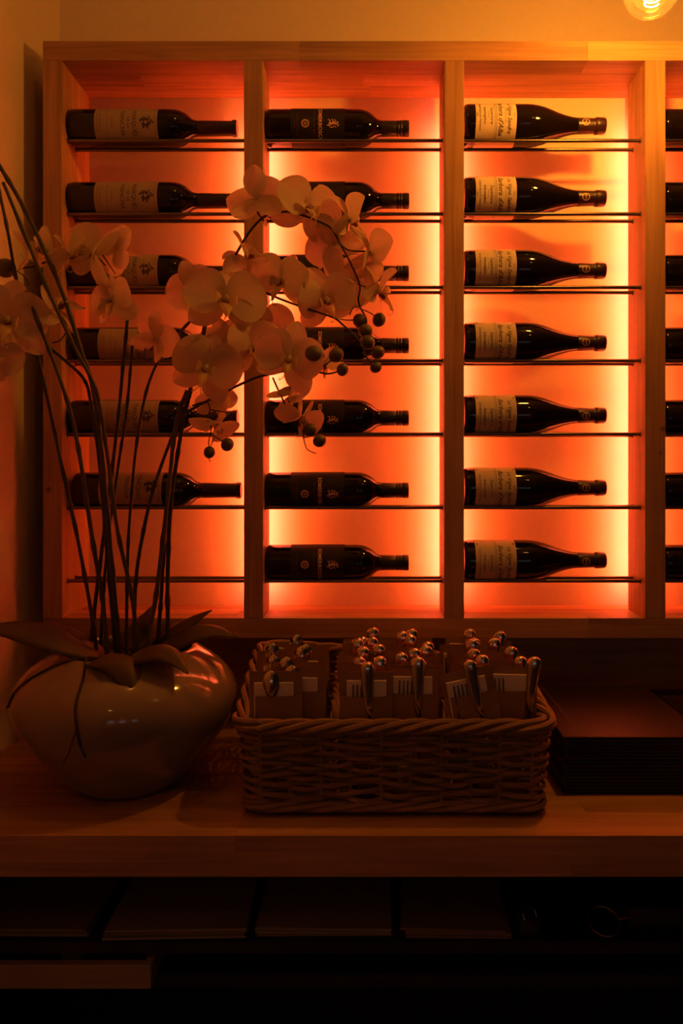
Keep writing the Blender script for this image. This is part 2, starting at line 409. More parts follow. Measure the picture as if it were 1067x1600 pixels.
def make_label(kind):
    """returns (label mesh, print mesh, optional second print mesh, cap print)"""
    p1 = MB(); p2 = MB(); lb = MB()
    if kind == 'tall':
        r = .0375; e = r + .0007; cyl_patch(lb, r + .0002, R(63), .058, .186)
        def T(body, size, z, mb=p1, **k):
            v, f = text_mesh(body, size, **k); mb.add(wrap(v, e, 0, z), f)
        T('MARQU\u00c9S', .0125, .139); T('DE LA', .0085, .127); T('MANCHA', .0125, .115)
        T('VENDIMIA', .005, .094, p2); T('SELECCION ESPECIAL', .0042, .070, p2); T('DENOMINACION DE ORIGEN', .0032, .064, p2)
        rnd = random.Random(4)
        for k in range(46):                      # shield-and-vine crest
            a = rnd.uniform(0, 6.283); q = rnd.uniform(.0045, .0125)
            v, f = disc2d(q * math.cos(a), q * math.sin(a) * .95, rnd.uniform(.0012, .0024), 7); p1.add(wrap(v, e + .00001 * k, 0, .163), f)
        v, f = disc2d(0, 0, .0050, 12, .0036); p1.add(wrap(v, e, 0, .163), f)
        v, f = disc2d(0, .0145, .0022, 8); p1.add(wrap(v, e, 0, .163), f)
        for z in (.084, .181): p1.add(wrap([(-.034, -.0003), (.034, -.0003), (.034, .0003), (-.034, .0003)], e, 0, z), []) if False else thin_line(p2, e, z, .036, .00035)
        return lb.mesh('label', M['lab_pink'], True), p1.mesh('print', M['ink']), p2.mesh('print', M['inkred'])
    if kind == 'bordeaux':
        r = .0375; e = r + .0009; cyl_patch(lb, r + .0002, R(125), .052, .162, 48, .0004)
        def T(body, size, z, mb=p1, **k):
            v, f = text_mesh(body, size, **k); mb.add(wrap(v, e, 0, z), f)
        T('SOMERBOSCO', .0105, .112, spacing=1.08, bold=.0003); T('Rosso  Superiore  Riserva', .0048, .1005, p2)
        T('Vendemmia selezionata a mano', .0040, .066, p2); T('imbottigliato', .0036, .0605, p2)
        v, f = disc2d(0, 0, .0080, 24, .0058); p1.add(wrap(v, e, 0, .082), f)
        v, f = disc2d(0, 0, .0048, 20); p2.add(wrap(v, e, 0, .082), f)
        v, f = disc2d(0, 0, .0026, 14, .0016); p1.add(wrap(v, e + .0002, 0, .082), f)
        for pts, wd in LION:
            v, f = stroke2d(pts, wd); p1.add(wrap(v, e, 0, .139), f)
        return lb.mesh('label', M['lab_black'], True), p1.mesh('print', M['copper']), p2.mesh('print', M['inkred'])
    r = .042; e = r + .0007; cyl_patch(lb, r + .0002, R(112), .022, .1045, 48)
    def T(body, size, z, mb=p1, u=0, **k):
        v, f = text_mesh(body, size, **k); mb.add(wrap(v, e, u, z), f)
    T('Le Vigne Sandre', .0115, .0905, shear=.35, bold=.0001); T("Barbera d'Alba", .0140, .0725, shear=.4, bold=.0001)
    T('Superiore', .0095, .0545, shear=.35); T('Imbottigliato', .0075, .0405, shear=.3); T('Azienda Agricola Vitivinicola', .0055, .0310, shear=.3)
    T('Italia', .0045, .0255, shear=.3); T('2012', .0046, .1000, p2); T('denominazione di origine', .0034, .0825, p2); T('vino rosso', .0036, .0475, p2)
    thin_line(p1, e, .0640, .060, .0004); thin_line(p2, e, .0605, .058, .0003)
    v, f = disc2d(-.045, 0, .0022, 8); p2.add(wrap(v, e, 0, .100), f)
    v, f = disc2d(-.045, 0, .0022, 8); p2.add(wrap(v, e, 0, .026), f)
    return lb.mesh('label', M['lab_cream'], True), p1.mesh('print', M['ink']), p2.mesh('print', M['inkred'])
def thin_line(mb, e, z, half_u, w):
    n = 24; vs = []
    for k in range(n + 1):
        u = -half_u + 2 * half_u * k / n; vs += [(u, -w), (u, w)]
    mb.add(wrap(vs, e, 0, z), [(2*k, 2*k+2, 2*k+3, 2*k+1) for k in range(n)])
LION = [  # a small rampant beast, u across the label, v up
    ([(-.002, -.009), (.001, -.004), (-.001, .001), (.002, .006)], .0022),
    ([(.002, .006), (-.001, .009), (-.004, .007)], .0015), ([(.000, .002), (-.005, .004), (-.008, .002)], .0010),
    ([(.001, -.001), (-.005, -.001), (-.009, -.003)], .0010), ([(-.001, -.006), (-.006, -.007), (-.007, -.011)], .0011),
    ([(.000, -.008), (.004, -.010), (.003, -.013)], .0012), ([(.001, -.006), (.006, -.007), (.008, -.002), (.005, .002), (.009, .006)], .0010),
    ([(.003, .007), (.005, .010), (.002, .011)], .0009)]
BM = {}
for k, s in SHAPES.items():
    body = MB().lathe(s['prof'], 40).mesh('bottle_glass', M['glassd'], True)
    cap = MB().lathe(s['cap'], 32, cap0=False).mesh('cap', M['screwcap'] if k == 'bordeaux' else M['capsule'], True)
    lab, p1, p2 = make_label(k)
    cp = None
    if k == 'burgundy':
        c = MB(); e = .0166
        v, f = disc2d(0, 0, .0078, 20, .0066); c.add(wrap(v, e, 0, .252), f)
        v, f = text_mesh('VINO', .0055); c.add(wrap(v, e, 0, .252), f)
        cp = c.mesh('cap_print', M['copper'])
    BM[k] = (body, cap, lab, p1, p2, cp)
ORD = ['top', 'second', 'third', 'fourth', 'fifth', 'sixth', 'bottom']
def bottle(kind, xbase, row, roll, label, group):
    s = SHAPES[kind]; yc = (Y1 + Y2) / 2; h = math.sqrt((s['R'] + RR + .0004) ** 2 - ((Y2 - Y1) / 2) ** 2)
    root = empty('wine_bottle', (xbase, yc, ROW_Z[row] + h)); root.rotation_euler = Euler((0, R(90), 0), 'XYZ')
    root.rotation_euler = (Matrix.Rotation(R(90), 3, 'Y') @ Matrix.Rotation(R(roll), 3, 'Z')).to_euler()
    tag(root, label, 'bottle', group)
    b, c, l, p1, p2, cp = BM[kind]
    inst('bottle_glass', b, root)
    co = inst({'tall': 'foil_capsule', 'bordeaux': 'screw_cap', 'burgundy': 'foil_capsule'}[kind], c, root)
    if cp: inst('printed_seal', cp, co)
    lo = inst('label', l, root); inst('lettering', p1, lo)['kind'] = 'stuff'; inst('small_print', p2, lo)['kind'] = 'stuff'
    return root
S2 = (1.6 + (Y1 + Y2) / 2) / F
def bx_(px): return (px - VX) * S2
for i, px in enumerate([112.6, 112.4, 112.8, 118, 113.5, 119]):
    bottle('tall', bx_(px), i, [4, 2, 0, 6, -3, -14][i], f'long-necked dark wine bottle with buff crested label, {ORD[i]} row of the leftmost rack column', 'bottles in the leftmost column')
for i in range(7):
    bottle('bordeaux', bx_([417.2, 417.4, 416.8, 416.8, 416.8, 416.6, 416.6][i]), i, [8, 14, 6, 14, 10, 10, 0][i], f'black-labelled screw-cap wine bottle, {ORD[i]} row of the second rack column', 'bottles in the second column')
for i in range(7):
    bottle('burgundy', bx_(722.8), i, [-8, 6, 0, 2, 8, 0, 4][i], f'sloping-shouldered wine bottle with cream script label, {ORD[i]} row of the third rack column', 'bottles in the third column')
for i in range(7):
    bottle('bordeaux', bx_(1030), i, 95, f'dark wine bottle cut by the right frame edge, {ORD[i]} row of the rightmost rack column', 'bottles in the rightmost column')

# ------------------------------------------------------------------ counter
YC0 = -.4424
ct = empty('countertop', (XL, YC0, ZC - .06)); tag(ct, 'thick oak countertop of glued staves under the wine rack', 'countertop')
CO = -Vector(ct.location)
lay = empty('top_layer', CO, ct); XCE = 1.9
staves(lay, XL + .0005, XCE, YC0, YW - .002, ZC - .040, ZC, 8, .75, M['counter'], 11)
lay2 = empty('front_edge', CO, ct)
staves(lay2, XL + .0005, XCE, YC0, YC0 + .05, ZC - .060, ZC - .0402, 1, .9, M['counter'], 15)
bs = empty('backsplash', (XL, YW - .0125, ZC)); tag(bs, 'plain oak backsplash boards below the wine rack', 'backsplash')
zb1 = fz(997) - .0008; zz = [ZC + .0008, ZC + .063, ZC + .13, zb1]
for k in range(3):
    rbox(.001, XCE - XL, 0, .0115, zz[k] - ZC, zz[k+1] - ZC - .0004, .0006).build('board', M['splash'], bs)
cab = empty('bar_cabinet', (XL, -.36, 0)); tag(cab, 'black open-fronted cabinet with shelves under the countertop', 'cabinet')
KO = -Vector(cab.location)
ZS = .700; YS = -.365
MB().box(XL + .001, XCE, YS, YW - .014, ZS - .018, ZS).build('shelf', M['melamine'], cab, loc=KO)
MB().box(XL + .001, XCE, YS + .02, YW - .014, .618, .636).build('shelf', M['melamine'], cab, loc=KO)
MB().box(XL + .001, XCE, YW - .014, YW - .001, .02, ZC - .041).build('back_panel', M['melamine'], cab, loc=KO)
MB().box(XL + .001, XL + .019, YS, YW - .0145, .02, ZC - .041).build('side_panel', M['melamine'], cab, loc=KO)
MB().box(XCE - .018, XCE, YS, YW - .0145, .02, ZC - .041).build('side_panel', M['melamine'], cab, loc=KO)
MB().box(XL + .02, XCE - .02, YS + .05, YS + .07, 0, .09).build('plinth', M['melamine'], cab, loc=KO)

# ------------------------------------------------------------------ potted orchid
PC = Vector((-.408, -.233, ZC))
orch = empty('potted_orchid', PC); tag(orch, 'white moth orchid sprays in a round glazed pot at the counter left end', 'potted plant')
OO = -PC
pp = [(.080, 0), (.088, .001), (.098, .010), (.120, .034), (.144, .062), (.166, .092), (.181, .118), (.188, .142), (.186, .162), (.176, .182), (.158, .201), (.138, .215), (.123, .224), (.116, .229), (.110, .230), (.106, .226), (.108, .214), (.120, .19)]
prof = []
for i in range(len(pp) - 1):
    a, b = pp[i], pp[i+1]
    for k in range(3): prof.append((a[0] + (b[0]-a[0]) * k/3, a[1] + (b[1]-a[1]) * k/3))
prof.append(pp[-1])
pot = MB().lathe(pp, 96, cap1=False).build('pot', M['pot'], orch, True)
sm = pot.modifiers.new('s', 'SUBSURF'); sm.levels = 1; sm.render_levels = 1
MB().lathe([(.118, .19), (.118, .205), (.09, .209), (.04, .213), (.003, .214)], 40).build('potting_bark', M['soil'], orch, True)
def pot_r(z):
    for a, b in zip(pp, pp[1:]):
        if a[1] <= z <= b[1] and b[1] > a[1]: return a[0] + (b[0]-a[0]) * (z-a[1]) / (b[1]-a[1])
    return .115
def on_pot(ang, z): r = pot_r(z) + .0015; return (r * math.sin(ang), -r * math.cos(ang), z)
MB().tube(spline([on_pot(R(-62), .150), on_pot(R(-57), .180), on_pot(R(-50), .205), on_pot(R(-40), .222), on_pot(R(-30), .2305), (-.045, -.075, .228), (-.02, -.04, .215)], 6), .0017, 6).build('aerial_root', M['root'], orch, True)
MB().tube(spline([(-.02, -.04, .215), (-.035, -.09, .232), on_pot(R(-17), .2295), on_pot(R(-10), .210), on_pot(R(-8), .180), on_pot(R(-6), .150), on_pot(R(-5), .120), on_pot(R(-4), .100)], 6), [.0020] * 36 + [.0011] * 7, 6).build('aerial_root', M['root'], orch, True)
MB().tube(spline([on_pot(R(-6), .150), on_pot(R(-9), .125), on_pot(R(-14), .100), on_pot(R(-19), .085)], 6), .0007, 6).build('aerial_root', M['root'], orch, True)

def stem(pts, rad, y0, y1, mat='stem', base=True, name='stem', taper=.75, nodes=True):
    """pts top -> bottom in the photograph's frame, depth runs y1 (top) -> y0 (bottom)"""
    n = len(pts); P = []
    for i, (x, y) in enumerate(pts):
        t = i / (n - 1); P.append(at(x, y, y1 + (y0 - y1) * t ** 1.0))
    sp = spline(P, 7); rs = []; acc = 0; last = -1
    for i, p in enumerate(sp):
        t = i / (len(sp) - 1); r = rad * (taper + (1 - taper) * t)
        if i: acc += (sp[i] - sp[i-1]).length
        if nodes and int(acc / .085) != last and i > 2: last = int(acc / .085); r *= 1.35
        rs.append(r)
    MB().tube(sp, rs, 8).build(name, M[mat], orch, True, loc=OO)
    return sp
Bz = -.235
stem([(5,285),(65,430),(115,540),(150,610),(166,700),(184,830),(206,930),(213,1000),(216,1040)], .0036, Bz-.03, -.36, 'stemg')
stem([(-6,250),(40,330),(95,450),(128,552),(146,610),(160,720),(172,850),(184,985),(188,1040)], .0042, Bz-.01, -.34, 'stemg')
stem([(-10,262),(10,350),(24,430),(38,480),(60,560),(95,720),(125,860),(147,985),(152,1040)], .0034, Bz-.02, -.30)
stem([(28,470),(62,528),(100,562),(131,592),(142,630),(155,720),(166,850),(178,985),(182,1040)], .0032, Bz+.02, -.28)
stem([(40,455),(82,560),(112,650),(129,740),(144,841),(160,935),(166,1000),(168,1040)], .0040, Bz-.04, -.33, 'stemg')
stem([(200,490),(192,575),(184,660),(168,790),(154,900),(144,985),(142,1040)], .0036, Bz, -.24)
stem([(207,540),(198,640),(186,720),(172,820),(162,920),(156,1040)], .0030, Bz+.03, -.22)
stem([(312,486),(262,542),(232,600),(214,690),(206,770),(200,860),(198,960),(198,1040)], .0030, Bz+.02, -.20)
stem([(327,480),(309,560),(290,640),(276,720),(266,800),(262,900),(262,985),(258,1040)], .0040, Bz, -.21)
stem([(300,608),(288,640),(262,700),(238,770),(222,840),(212,910),(210,985),(212,1040)], .0034, Bz-.03, -.23)
stem([(292,610),(275,660),(266,740),(256,830),(244,930),(234,985),(232,1040)], .0042, Bz-.04, -.24, 'stemg')
stem([(280,640),(268,720),(258,830),(252,930),(248,985),(246,1040)], .0036, Bz+.01, -.22)
# sprays
stem([(572,497),(560,472),(562,446),(548,412),(532,382),(518,358),(498,346),(462,333),(440,331),(414,338),(390,362),(366,402),(345,440),(327,482)], .0026, -.21, -.15, name='spray', taper=.6, nodes=False)
stem([(560,478),(551,482),(546,492)], .0012, -.15, -.15, name='twig', nodes=False)
stem([(532,382),(545,391),(572,393)], .0016, -.155, -.155, name='twig', nodes=False)
stem([(558,444),(575,450),(590,455)], .0014, -.155, -.155, name='twig', nodes=False)
stem([(562,482),(580,490),(592,500)], .0012, -.15, -.15, name='twig', nodes=False)
stem([(587,573),(574,560),(566,540),(552,522),(536,508),(520,496),(478,482),(440,468),(405,455),(370,455),(335,476)], .0024, -.21, -.17, name='spray', taper=.5, nodes=False)
stem([(522,497),(540,500),(556,500)], .0011, -.17, -.17, name='twig', nodes=False)
stem([(566,536),(575,541),(582,548)], .0011, -.17, -.17, name='twig', nodes=False)
stem([(566,549),(572,556),(588,552)], .0011, -.17, -.17, name='twig', nodes=False)
stem([(534,578),(514,584),(492,580),(476,574),(458,577),(430,583),(395,592),(340,618),(284,648)], .0026, -.23, -.26, name='spray', taper=.5, nodes=False)
stem([(487,557),(485,568),(478,575)], .0011, -.26, -.26, name='twig', nodes=False)
stem([(525,556),(508,570),(490,575),(478,574)], .0013, -.26, -.26, name='twig', nodes=False)
stem([(494,709),(480,702),(475,688),(472,672),(462,656),(448,636),(436,612),(426,590)], .0016, -.25, -.25, name='spray', taper=.5, nodes=False)
stem([(327,706),(326,690),(330,668),(324,655),(328,640),(322,628),(300,634)], .0015, -.22, -.21, name='spray', taper=.5, nodes=False)
stem([(350,692),(340,685),(332,678)], .0010, -.21, -.21, name='twig', nodes=False)
stem([(329,722),(324,712),(325,700)], .0009, -.21, -.21, name='twig', nodes=False)
stem([(357,645),(340,642),(328,640)], .0012, -.21, -.21, name='twig', nodes=False)
stem([(165,415),(150,402),(120,398),(85,405),(55,415),(30,420)], .0018, -.26, -.26, name='spray', taper=.7, nodes=False)
stem([(180,428),(168,410),(160,398)], .0012, -.26, -.26, name='twig', nodes=False)
stem([(196,500),(190,492),(184,480),(186,466)], .0013, -.24, -.24, name='twig', nodes=False)
stem([(240,560),(228,562),(226,548),(236,532),(246,530)], .0012, -.20, -.20, name='twig', nodes=False)
stem([(23,422),(36,430),(46,446)], .0010, -.27, -.27, name='twig', nodes=False)
stem([(95,490),(104,512),(96,530),(82,536)], .0012, -.30, -.30, name='twig', nodes=False)
stem([(402,318),(404,334),(412,345)], .0014, -.19, -.17, name='twig', nodes=False)

# flowers: local frame faces -Y, up +Z
def petal_mesh(name, length, width, wide_at, cup, curl, mat, wave=.0, n=12, m=10):
    mb = MB(); vs = []; fs = []
    for i in range(n + 1):
        t = .5 - .5 * math.cos(math.pi * i / n)
        w_ = width / 2 * (math.sin(math.pi * t ** wide_at) ** .55 if 0 < i < n else 0)
        w_ = max(w_, .0024 if t < .12 else .0005)
        for j in range(m + 1):
            s = -1 + 2 * j / m
            x = s * w_; z = t * length
            y = cup * s * s * (w_ / (width/2)) + curl * t * t + wave * math.sin(s * 5 + t * 7)
            vs.append((x, y, z))
    for i in range(n):
        for j in range(m):
            a = i * (m+1) + j; fs.append((a, a+1, a+m+2, a+m+1))
    return mb.add(vs, fs).mesh(name, M[mat], True)
PETAL = [petal_mesh('petal', .049, .060, .95, -.006, .008, 'petal', .0006), petal_mesh('petal', .048, .056, 1.0, .007, -.006, 'petal', .0009)]
SEPAL = [petal_mesh('sepal', .051, .036, 1.0, .005, .008, 'petal', .0005), petal_mesh('sepal', .050, .032, 1.0, -.004, .012, 'petal', .0008)]
def lip_mesh():
    mb = MB()
    for s in (-1, 1):      # side lobes standing up like cupped hands
        vs = []; fs = []
        for i in range(6):
            for j in range(5):
                t = i / 5; u = j / 4
                vs.append((s * (.003 + .009 * math.sin(t * 2.2)), -.004 - .013 * t, -.004 + (u - .35) * .014 * math.sin(.5 + t * 2.2)))
        for i in range(5):
            for j in range(4):
                a = i * 5 + j; fs.append((a, a+1, a+6, a+5))
        mb.add(vs, fs)
    vs = []; fs = []
    for i in range(8):     # mid lobe running forward and down
        t = i / 7; wd = (.003 + .007 * math.sin(math.pi * t ** .8)) * (1 - .55 * t)
        for j in range(5):
            s = -1 + j / 2
            vs.append((s * wd, -.003 - .022 * math.sin(t * 1.5) + .004 * s * s, -.004 - .024 * t ** 1.4))
    for i in range(7):
        for j in range(4):
            a = i * 5 + j; fs.append((a, a+1, a+6, a+5))
    mb.add(vs, fs)
    for s in (-1, 1):      # the two curled tendrils
        mb.tube(spline([(s*.001, -.024, -.027), (s*.004, -.026, -.033), (s*.007, -.022, -.035), (s*.006, -.018, -.032)], 3), .0006, 5)
    return mb.mesh('lip', M['lip'], True)
def column_mesh():
    mb = MB(); mb.tube(spline([(0, .003, .000), (0, -.005, .001), (0, -.011, -.001), (0, -.014, -.005)], 4), [.0028]*4 + [.0032]*5 + [.0034]*3 + [.0022], 8)
    return mb.mesh('flower', M['petal'], True)
LIP, COLM = lip_mesh(), column_mesh()
THROAT = MB().tube(spline([(0, -.002, -.003), (0, -.007, -.006), (0, -.011, -.012)], 4), [.0030, .0042, .0046, .0044, .004, .0038, .0034, .003, .002], 8).mesh('throat', M['throat'], True)
fr = random.Random(21)
def flower(px, py, Y, size, yaw, pitch=0, roll=0, fold=0.0, twist=0):
    """size = span in px at that depth"""
    sc = size * (1.6 + Y) / F / .100
    rot = Matrix.Rotation(R(yaw), 3, 'Z') @ Matrix.Rotation(R(-pitch), 3, 'X') @ Matrix.Rotation(R(roll), 3, 'Y')
    root = inst('flower', COLM, orch, at(px, py, Y) + OO, rot.to_euler(), sc)
    inst('throat', THROAT, root)
    def leafp(nm, me, ang, back, s):
        rr = Matrix.Rotation(R(ang), 3, 'Y') @ Matrix.Rotation(R(back), 3, 'X') @ Matrix.Rotation(R(fr.uniform(-8, 8)), 3, 'Z')
        inst(nm, me, root, (0, .002 if nm == 'sepal' else 0, 0), rr.to_euler(), s)
    j = lambda a: fr.uniform(-a, a)
    for a in (0, 128, -128): leafp('sepal', fr.choice(SEPAL), a + j(8), -fold + j(8) - 4, fr.uniform(.92, 1.08))
    for a in (72, -72): leafp('petal', fr.choice(PETAL), a + j(6), fold + j(8) + 6, fr.uniform(.95, 1.1))
    inst('lip', LIP, root, scale=fr.uniform(.9, 1.1))
    return root
#        px   py    Y     span  yaw pitch roll fold
FL = [ (402, 312, -.19, 104, 172, -12,   8,  4),
       (480, 326, -.17, 110,  36,  12,  18,  6),
       (546, 344, -.16,  92,  98,   6,  12, 16),
       (520, 384, -.14,  96, 205,   0,  40,  6),
       (578, 394, -.15,  96, 108,   0,  -8, 18),
       (384, 402, -.19,  92,  78,  40,  30, 26),
       (352, 468, -.25, 128,  18,   6,   4,  0),
       (308, 452, -.20,  96, 200,   0,  30,  4),
       (440, 438, -.19, 100, -22, -14,  16, 10),
       (508, 468, -.18, 112,  20,  -8, -20,  8),
       (556, 438, -.13, 100, 170,   0,  60,  2),
       (592, 456, -.16,  92,  98, -10,  24, 18),
       (244, 528, -.21,  92, 150,   8, -30,  6),
       (322, 574, -.27, 118,  14,  -4,  20,  2),
       (394, 544, -.23, 108,  36,   4, -12,  8),
       (452, 560, -.27, 116,   8,  -2,  14,  2),
       (352, 540, -.20,  92, 186,  10,  20,  4),
       (336, 628, -.19,  72, 168, -20,  12,  6),
       (338, 664, -.20,  84,  64, -46,  24, 18),
       (452, 618, -.24,  72, 120, -50,  10, 16),
       (470, 652, -.25,  80,  60, -34,  30, 22),
       (508, 568, -.22,  60, 150, -60,  10, 16),
       ( 14, 500, -.34, 132,  16,   0,  10,  0),
       ( 92, 482, -.30,  84,  60,  62,  10, 20),
       (174, 470, -.26,  88, -14,   6, -12,  2),
       (144, 396, -.27, 108, -38,   8,  34, 10),
       (184, 390, -.23,  84, 160,   0,  80,  4),
       (108, 398, -.28,  86,  96,   0,  14, 22),
       ( 58, 388, -.29,  86, 120,  10,  20, 18),
       ( -8, 556, -.36,  90,  40, -20,  20,  6),
       (420, 512, -.18,  84, 160,  20,  10,  6) ]
for f in FL: flower(*f)
# buds
def bud_mesh():
    mb = MB(); mb.lathe([(.0008, -.5), (.12, -.48), (.30, -.38), (.43, -.2), (.47, 0), (.44, .2), (.33, .38), (.16, .49), (.02, .53)], 16)
    return mb.mesh('bud', M['bud'], True)
BUD = bud_mesh()
def bud(px, py, Y, size, tilt):
    d = size * (1.6 + Y) / F
    inst('bud', BUD, orch, at(px, py, Y) + OO, (R(fr.uniform(-25, 25)), R(tilt), 0), d)
for b in [(563,502,-.155,24,-40),(571,517,-.160,23,-60),(574,535,-.165,24,-50),(592,500,-.15,22,20),(590,551,-.17,22,60),(587,574,-.17,19,40),
          (535,578,-.26,20,10),(525,555,-.265,24,50),(490,553,-.27,27,-60),(484,672,-.25,22,80),(499,689,-.25,21,60),(355,695,-.21,21,30),(327,707,-.21,19,10),(8,419,-.28,32,80)]:
    bud(*b)
# leaves
def leaf(pts, width, fold, roll=0, name='leaf'):
    sp = spline(pts, 6); m = len(sp); mb = MB(); vs = []; fs = []
    for i, p in enumerate(sp):
        t = i / (m - 1); tan = (sp[min(i+1, m-1)] - sp[max(i-1, 0)]).normalized()
        side = tan.cross(Vector((0, 0, 1)));
        side = side.normalized() if side.length > .05 else Vector((1, 0, 0))
        side = (Matrix.Rotation(R(roll), 3, tan) @ side).normalized(); up = side.cross(tan).normalized(); w_ = width * math.sin(math.pi * (.10 + .90 * t ** .9)) ** .75 * (1 - .5 * t ** 5) + .0004
        for j in range(7):
            s = -1 + j / 3; vs.append(p + side * s * w_ + up * (fold * w_ * abs(s) ** 1.3 + .0008 * math.sin(s * 14)))
    for i in range(m - 1):
        for j in range(6):
            a = i * 7 + j; fs.append((a, a+1, a+8, a+7))
    o = mb.add(vs, fs).build(name, M['leaf'], orch, True)
    so = o.modifiers.new('t', 'SOLIDIFY'); so.thickness = .0012
L3 = lambda *a: [Vector(x) for x in a]
leaf(L3((-.02, -.03, .215), (-.065, -.075, .252), (-.11, -.09, .272), (-.165, -.09, .281), (-.222, -.085, .276)), .031, -.20, -26)
leaf(L3((-.03, -.01, .215), (-.07, -.02, .248), (-.115, -.03, .264), (-.16, -.035, .266), (-.205, -.03, .258)), .030, -.15, -14)
leaf(L3((.01, -.05, .215), (.045, -.085, .243), (.085, -.105, .256), (.112, -.118, .243), (.134, -.130, .216)), .036, -.5, 6)
leaf(L3((-.03, -.06, .215), (.000, -.095, .240), (.030, -.120, .240), (.046, -.142, .218), (.052, -.160, .178)), .042, -.4, -4)
leaf(L3((.03, .00, .215), (.075, -.01, .246), (.115, -.015, .266), (.155, -.02, .266), (.192, -.025, .252)), .030, -.5, 24)
leaf(L3((.03, .02, .215), (.065, .02, .252), (.105, .02, .276), (.142, .015, .290)), .024, -.5, 24)
leaf(L3((-.01, .04, .215), (-.005, .06, .245), (.005, .07, .268), (.02, .08, .285)), .034, -.2)
leaf(L3((.00, .02, .215), (.03, .03, .245), (.05, .04, .262), (.08, .05, .268)), .028, -.3)
# ------------------------------------------------------------------ wicker basket
BX0, BX1, BY0, BY1 = -.181, .273, -.372, -.072
bk = empty('wicker_basket', ((BX0 + BX1) / 2, (BY0 + BY1) / 2, ZC)); tag(bk, 'rectangular brown wicker basket with braided rim in the middle of the countertop', 'basket')
KB = -Vector(bk.location)
def perim(x0, x1, y0, y1, rc, step=.004):
    pts = []
    def arc(cx, cy, a0):
        n = max(3, int(rc * 1.57 / step))
        for k in range(n): a = a0 + math.pi / 2 * k / n; pts.append((cx + rc * math.cos(a), cy + rc * math.sin(a)))
    def line(ax, ay, bx, by):
        n = max(2, int(math.hypot(bx-ax, by-ay) / step))
        for k in range(n): pts.append((ax + (bx-ax) * k / n, ay + (by-ay) * k / n))
    line(x0+rc, y0, x1-rc, y0); arc(x1-rc, y0+rc, -math.pi/2); line(x1, y0+rc, x1, y1-rc); arc(x1-rc, y1-rc, 0)
    line(x1-rc, y1, x0+rc, y1); arc(x0+rc, y1-rc, math.pi/2); line(x0, y1-rc, x0, y0+rc); arc(x0+rc, y0+rc, math.pi)
    return pts
def rim_h(x, y):
    t = (y - BY0) / (BY1 - BY0); t = max(0, min(1, t)); t = t * t * (3 - 2 * t)
    back = .192 + (.160 - .192) * (x - BX0) / (BX1 - BX0)
    return .138 + (back - .138) * t
PB = perim(BX0, BX1, BY0, BY1, .022)
cum = [0]
for a, b in zip(PB, PB[1:] + PB[:1]): cum.append(cum[-1] + math.hypot(b[0]-a[0], b[1]-a[1]))
PL = cum[-1]
def bp(i, h, out=0.0):      # i-th perimeter sample at relative height h
    n = len(PB); x, y = PB[i % n]; ax, ay = PB[(i-1) % n]; cx, cy = PB[(i+1) % n]
    tx, ty = cx-ax, cy-ay; L = math.hypot(tx, ty); nx, ny = ty / L, -tx / L
    fl = .013 * h
    return Vector((x + nx * (out + fl), y + ny * (out + fl), ZC + .010 + h * (rim_h(x, y) - .010)))
NST = 32; NR = 15
kg = random.Random(5)
for r in range(NR):
    h = .06 + .88 * r / (NR - 1); pts = []; ph = (r % 2) * math.pi + kg.uniform(-.4, .4); wob = kg.uniform(0, 6)
    for i in range(len(PB)):
        s = cum[i] / PL * NST
        p = bp(i, h, .0056 * math.sin(math.pi * s + ph)); p.z += .0019 * math.sin(s * 1.7 + wob) + .0011 * math.sin(s * 4.1 + wob * 2); pts.append(p)
    MB().tube(pts, .0039 * kg.uniform(.85, 1.12), 6, closed=True).build('weaver', M['wicker'], bk, True, loc=KB)
for k in range(NST):
    i = min(range(len(PB)), key=lambda q: abs(cum[q] - PL * k / NST))
    MB().tube([bp(i, hh) for hh in (.0, .3, .6, .98)], .0032, 6).build('stake', M['wicker'], bk, True, loc=KB)
def braid(h, n, amp, per, rad, name, zoff=0.0):
    turns = max(1, round(PL / per))
    for q in range(n):
        pts = []
        for i in range(len(PB)):
            a = 2 * math.pi * (turns * cum[i] / PL + q / n)
            p = bp(i, h, amp * math.cos(a) + .002); p.z += amp * math.sin(a) * .8 + zoff; pts.append(p)
        MB().tube(pts, rad, 7, closed=True).build(name, M['wicker'], bk, True, loc=KB)
braid(1.0, 4, .0092, .19, .0050, 'rim_strand', .003)
braid(.04, 4, .0068, .26, .0044, 'foot_strand', .0002)
MB().box(BX0 + .006, BX1 - .006, BY0 + .006, BY1 - .006, ZC + .0065, ZC + .0105).build('base', M['wicker'], bk, loc=KB)
for xd in (-.047, .130):            # the two partitions
    for q in range(3):
        pts = []
        for k in range(60):
            t = k / 59; y = BY0 + .004 + (BY1 - BY0 - .008) * t; a = 2 * math.pi * (t * 3.2 + q / 3)
            pts.append((xd + .0045 * math.cos(a), y, ZC + .158 + .018 * t + .0045 * math.sin(a) - .030 * max(0, 1 - t * 9)))
        MB().tube(pts, .0038, 6).build('partition_strand', M['wicker'], bk, True, loc=KB)
    for r in range(8):
        pts = [(xd + .003 * math.sin(k * .9 + r * math.pi), BY0 + .004 + (BY1 - BY0 - .008) * k / 29, ZC + .018 + .0165 * r) for k in range(30)]
        MB().tube(pts, .0034, 5).build('partition_weaver', M['wicker'], bk, True, loc=KB)

